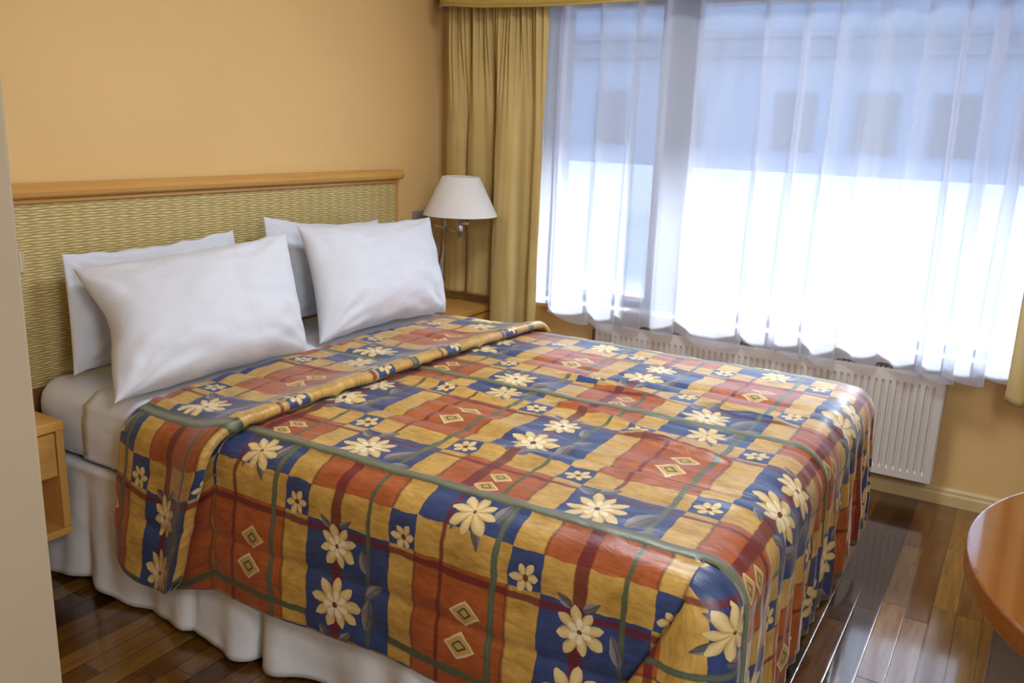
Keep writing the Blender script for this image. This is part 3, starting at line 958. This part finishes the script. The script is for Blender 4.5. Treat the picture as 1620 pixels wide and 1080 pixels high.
lpart('shade_ring', lambda b: [add_tube(b, [(SX, SY, 1.15), (SX + .088 * math.cos(a), SY + .088 * math.sin(a), 1.158)], .002, 6) for a in (.3, 2.39, 4.49)] + [add_tube(b, [(SX, SY, .985), (SX + .04, SY, 1.04), (SX + .03, SY, 1.11), (SX, SY, 1.15)], .002, 6)], M_chrome)

# ------------------------------------------------------------------ curtains
def cat(tab, n):
    """Catmull-Rom through a table of tuples"""
    out = []
    for k in range(n):
        u = k / (n - 1) * (len(tab) - 1); i = min(int(u), len(tab) - 2); t = u - i
        a, b, c, d = (tab[max(0, min(len(tab) - 1, i + j))] for j in (-1, 0, 1, 2))
        out.append(tuple(.5 * (2 * b[m] + (c[m] - a[m]) * t + (2 * a[m] - 5 * b[m] + 4 * c[m] - d[m]) * t * t + (3 * b[m] - a[m] - 3 * c[m] + d[m]) * t ** 3) for m in range(len(b))))
    return out
top = [(2.50, 3.60), (2.475, 3.555), (2.45, 3.525), (2.42, 3.55), (2.385, 3.52), (2.35, 3.55), (2.32, 3.515), (2.285, 3.545), (2.255, 3.51), (2.22, 3.54), (2.185, 3.505), (2.15, 3.53), (2.115, 3.50), (2.08, 3.535), (2.05, 3.495), (2.02, 3.52), (1.98, 3.49), (1.935, 3.50)]
bot = [(2.52, 3.60), (2.50, 3.565), (2.455, 3.55), (2.405, 3.555), (2.388, 3.605), (2.372, 3.56), (2.33, 3.545), (2.28, 3.55), (2.225, 3.565), (2.205, 3.60), (2.180, 3.50), (2.145, 3.462), (2.095, 3.455), (2.055, 3.475), (2.052, 3.555), (2.02, 3.565), (1.985, 3.52), (1.95, 3.525)]
NC, NR = 230, 90
T_, B_ = cat(top, NC), cat(bot, NC)
vs = []
for i in range(NR):
    q = i / (NR - 1)
    for j in range(NC):
        y0, x0 = T_[j]; y1, x1 = B_[j]
        hem = .588 if y1 > 2.195 else lerp(.588, .41, sstep(2.195, 2.185, y1))
        z = lerp(1.96, hem, q)
        w_ = sstep(1.92, 1.3, z) * .8 + .2 * q
        y, x = lerp(y0, y1, w_), lerp(x0, x1, w_)
        p = j / (NC - 1)
        x += .014 * math.sin(p * 2 * PI * 25 + 2 * math.sin(p * 9)) * (1 - sstep(1.95, 1.35, z)) + .016 * nz(p * 12, z * 1.5, 1) + .004 * nz(p * 30, z * 3, 6)
        y += .006 * nz(p * 9, z * 2, 12)
        vs.append((x, y, z))
o = mesh_obj('curtain', vs, grid_faces(NR, NC), M_drape)
solidify(o, .003)
tag(o, 'ochre pleated drape gathered in the corner beside the lamp', 'curtain', 'ochre window drapes')
l = []
for k in range(12):
    z = lerp(.87, .64, k / 11); w_ = lerp(.004, .030, k / 11)
    l += [(3.595, 2.525 + .006 * math.sin(k), z), (3.590 + .002 * math.sin(k * .8), 2.525 + w_ + .004 * math.sin(k), z)]
lin = mesh_obj('lining', l, grid_faces(12, 2), M_lining, o); solidify(lin, .0015); lin['label'] = 'white lining strip at the wall edge'
# the drape at the right end of the window
vs = []; NC, NR = 90, 60
for i in range(NR):
    q = i / (NR - 1); z = lerp(1.96, .497, q)
    for j in range(NC):
        p = j / (NC - 1)
        y = lerp(-.008, -.52, p) + .004 * nz(p * 8, z * 2, 3)
        x = 3.482 + .026 * math.cos(p * 2 * PI * 6) * (1 - .2 * q) + .012 * math.sin(p * 2 * PI * 2.3 + q * 2) - .05 * sstep(.02, .10, p) * 0
        vs.append((x, y, z))
o = mesh_obj('curtain', vs, grid_faces(NR, NC), M_drape)
solidify(o, .008)
tag(o, 'ochre drape hanging at the right edge of the window above the table', 'curtain', 'ochre window drapes')

# sheer: one gathered panel with overlapping folds
NC, NR = 620, 56
vs = []
for i in range(NR):
    q = i / (NR - 1)
    for j in range(NC):
        p = j / (NC - 1)
        yb = lerp(1.975, -.34, p)
        ph = 2 * PI * 15.3 * p + 2.4 * math.sin(p * 9.1) + 1.4 * math.sin(p * 23 + 1)
        amp = .045 * (.55 + .45 * math.sin(p * 17 + .6)) * (1 - .25 * q)
        hem = .535 + .014 * math.sin(p * 31) + .012 * nz(p * 18, 4) + .010 * p + .012 * math.sin(ph)
        if yb > 1.88: hem = lerp(hem, .60, sstep(1.88, 1.90, yb))
        z = lerp(2.03, hem, q)
        ph2 = ph + .5 * nz(p * 9, z * 1.2, 3) + .25 * q * math.sin(p * 40)
        y = yb + amp * 1.15 * math.sin(ph2) + .010 * math.sin(ph2 * 2 + 1) * q
        x = 3.538 + .021 * math.cos(ph2) + .006 * math.sin(p * 61 + q) * q + .006 * nz(p * 60, z * 3, 8)
        x -= .006 * q * (1 - q)
        x += .012 * sstep(.5, 0, q) 
        vs.append((x, y, z))
o = mesh_obj('sheer_curtain', vs, grid_faces(NR, NC), M_sheer)
tag(o, 'white see-through sheer curtain across the whole window', 'sheer curtain')

# pelmet: soft cloth valance with a corded lower edge and a rounded return to the wall
pl = [(3.655, 2.565), (3.60, 2.545), (3.53, 2.52), (3.46, 2.48), (3.425, 2.42), (3.42, 2.34)]
y = 2.26
while y > -.8: pl.append((3.42, y)); y -= .08
pl = cat(pl, 180)
vs = []; NR = 14
for i in range(NR):
    q = i / (NR - 1)
    for j, (x, y) in enumerate(pl):
        bz = 1.900 + .018 * sstep(2.2, 2.52, y) + .003 * math.sin(y * 6)
        x2 = x - .006 * math.sin(y * 9) * q
        vs.append((x2, y, lerp(2.22, bz, q)))
o = mesh_obj('valance', vs, grid_faces(NR, len(pl)), M_val); solidify(o, .004, 1)
tag(o, 'ochre cloth valance along the top of the curtains', 'valance')
lin = mesh_obj('lining', [(x + .006, y - .004, z) for x, y, z in vs], grid_faces(NR, len(pl)), M_lining, o); lin['label'] = 'white lining'
bm = bmesh.new(); add_tube(bm, [vs[(NR - 1) * len(pl) + j] for j in range(0, len(pl), 2)], .0045, 8)
bm_obj('piping', bm, M_val, o, True)

# ------------------------------------------------------------------ radiator
RX, RY0, RY1, RZ0, RZ1 = 3.572, .195, 1.655, .103, .528
rad = empty('radiator', (XW, .925, RZ0), 'cream ribbed panel radiator under the window', 'radiator')
RL = rad.location
cols = []
y = RY0 + .014
cols.append((RY0, 0)); cols.append((RY0 + .012, 0))
while y < RY1 - .03:
    for d, g in ((.0, 0), (.013, 0), (.0165, 1), (.0225, 1)): cols.append((y + d, g))
    y += .026
cols += [(RY1 - .012, 0), (RY1, 0)]
rowz = [(RZ0, 0), (RZ0 + .028, 0), (RZ0 + .040, 1), (RZ1 - .05, 1), (RZ1 - .036, 0), (RZ1, 0)]
vs = [(RX + .007 * g * k - RL.x, y - RL.y, z - RL.z) for z, k in rowz for y, g in cols]
o = mesh_obj('front_panel', vs, grid_faces(len(rowz), len(cols)), M_rad, rad, smooth=False); solidify(o, .003, 0)
box('side_panel', RX + .002, XW - .02, RY0 - .004, RY0, RZ0 + .012, RZ1 + .004, M_rad, rad, .001)
box('side_panel', RX + .002, XW - .02, RY1, RY1 + .004, RZ0 + .012, RZ1 + .004, M_rad, rad, .001)
box('back_panel', XW - .022, XW - .014, RY0, RY1, RZ0, RZ1, M_rad, rad)
bm = bmesh.new()
add_box(bm, RX + .002 - RL.x, RX + .012 - RL.x, RY0 - RL.y, RY1 - RL.y, RZ1 - RL.z, RZ1 + .006 - RL.z)
add_box(bm, XW - .032 - RL.x, XW - .02 - RL.x, RY0 - RL.y, RY1 - RL.y, RZ1 - RL.z, RZ1 + .006 - RL.z)
y = RY0
while y < RY1: add_box(bm, RX + .01 - RL.x, XW - .03 - RL.x, y - RL.y, y + .014 - RL.y, RZ1 + .001 - RL.z, RZ1 + .005 - RL.z); y += .02
bm_obj('top_grille', bm, M_rad, rad)
for y in (RY0 + .3, RY1 - .3): box('bracket', XW - .016, XW - .001, y - .02, y + .02, RZ0 + .05, RZ1 - .05, M_rad, rad)
bm = bmesh.new(); add_tube(bm, [(3.60 - RL.x, RY1 + .02 - RL.y, -RZ0), (3.60 - RL.x, RY1 + .02 - RL.y, RZ1 - .03 - RL.z), (3.60 - RL.x, RY1 - .01 - RL.y, RZ1 - .03 - RL.z)], .009, 10)
o = bm_obj('pipe', bm, simple('brown_pipe_paint', (.12, .05, .02), .5), rad, True); o['label'] = 'brown supply pipe'

# ------------------------------------------------------------------ table
TX, TY, TR, TZ = 1.585, -.510, .527, .75
tb = empty('table', (TX, TY, 0), 'round orange wood table at the right edge, glossy top', 'table')
bm = bmesh.new(); add_lathe(bm, 0, 0, [(.001, TZ), (TR - .004, TZ), (TR - .001, TZ - .0012)], 128); bm_obj('table_top', bm, M_table, tb)
bm = bmesh.new(); add_lathe(bm, 0, 0, [(TR - .001, TZ - .0012), (TR, TZ - .004), (TR, TZ - .036), (TR - .003, TZ - .04), (.001, TZ - .04)], 128); bm_obj('edge_band', bm, M_tablee, tb, False)
for a in (105, 195, 285, 15):
    c, s_ = math.cos(math.radians(a)), math.sin(math.radians(a))
    bm = bmesh.new(); add_box(bm, .455 * c - .028, .455 * c + .028, .455 * s_ - .028, .455 * s_ + .028, 0, TZ - .04, .004)
    bm_obj('leg', bm, simple('table_leg_grey', (.16, .12, .10), .35), tb)
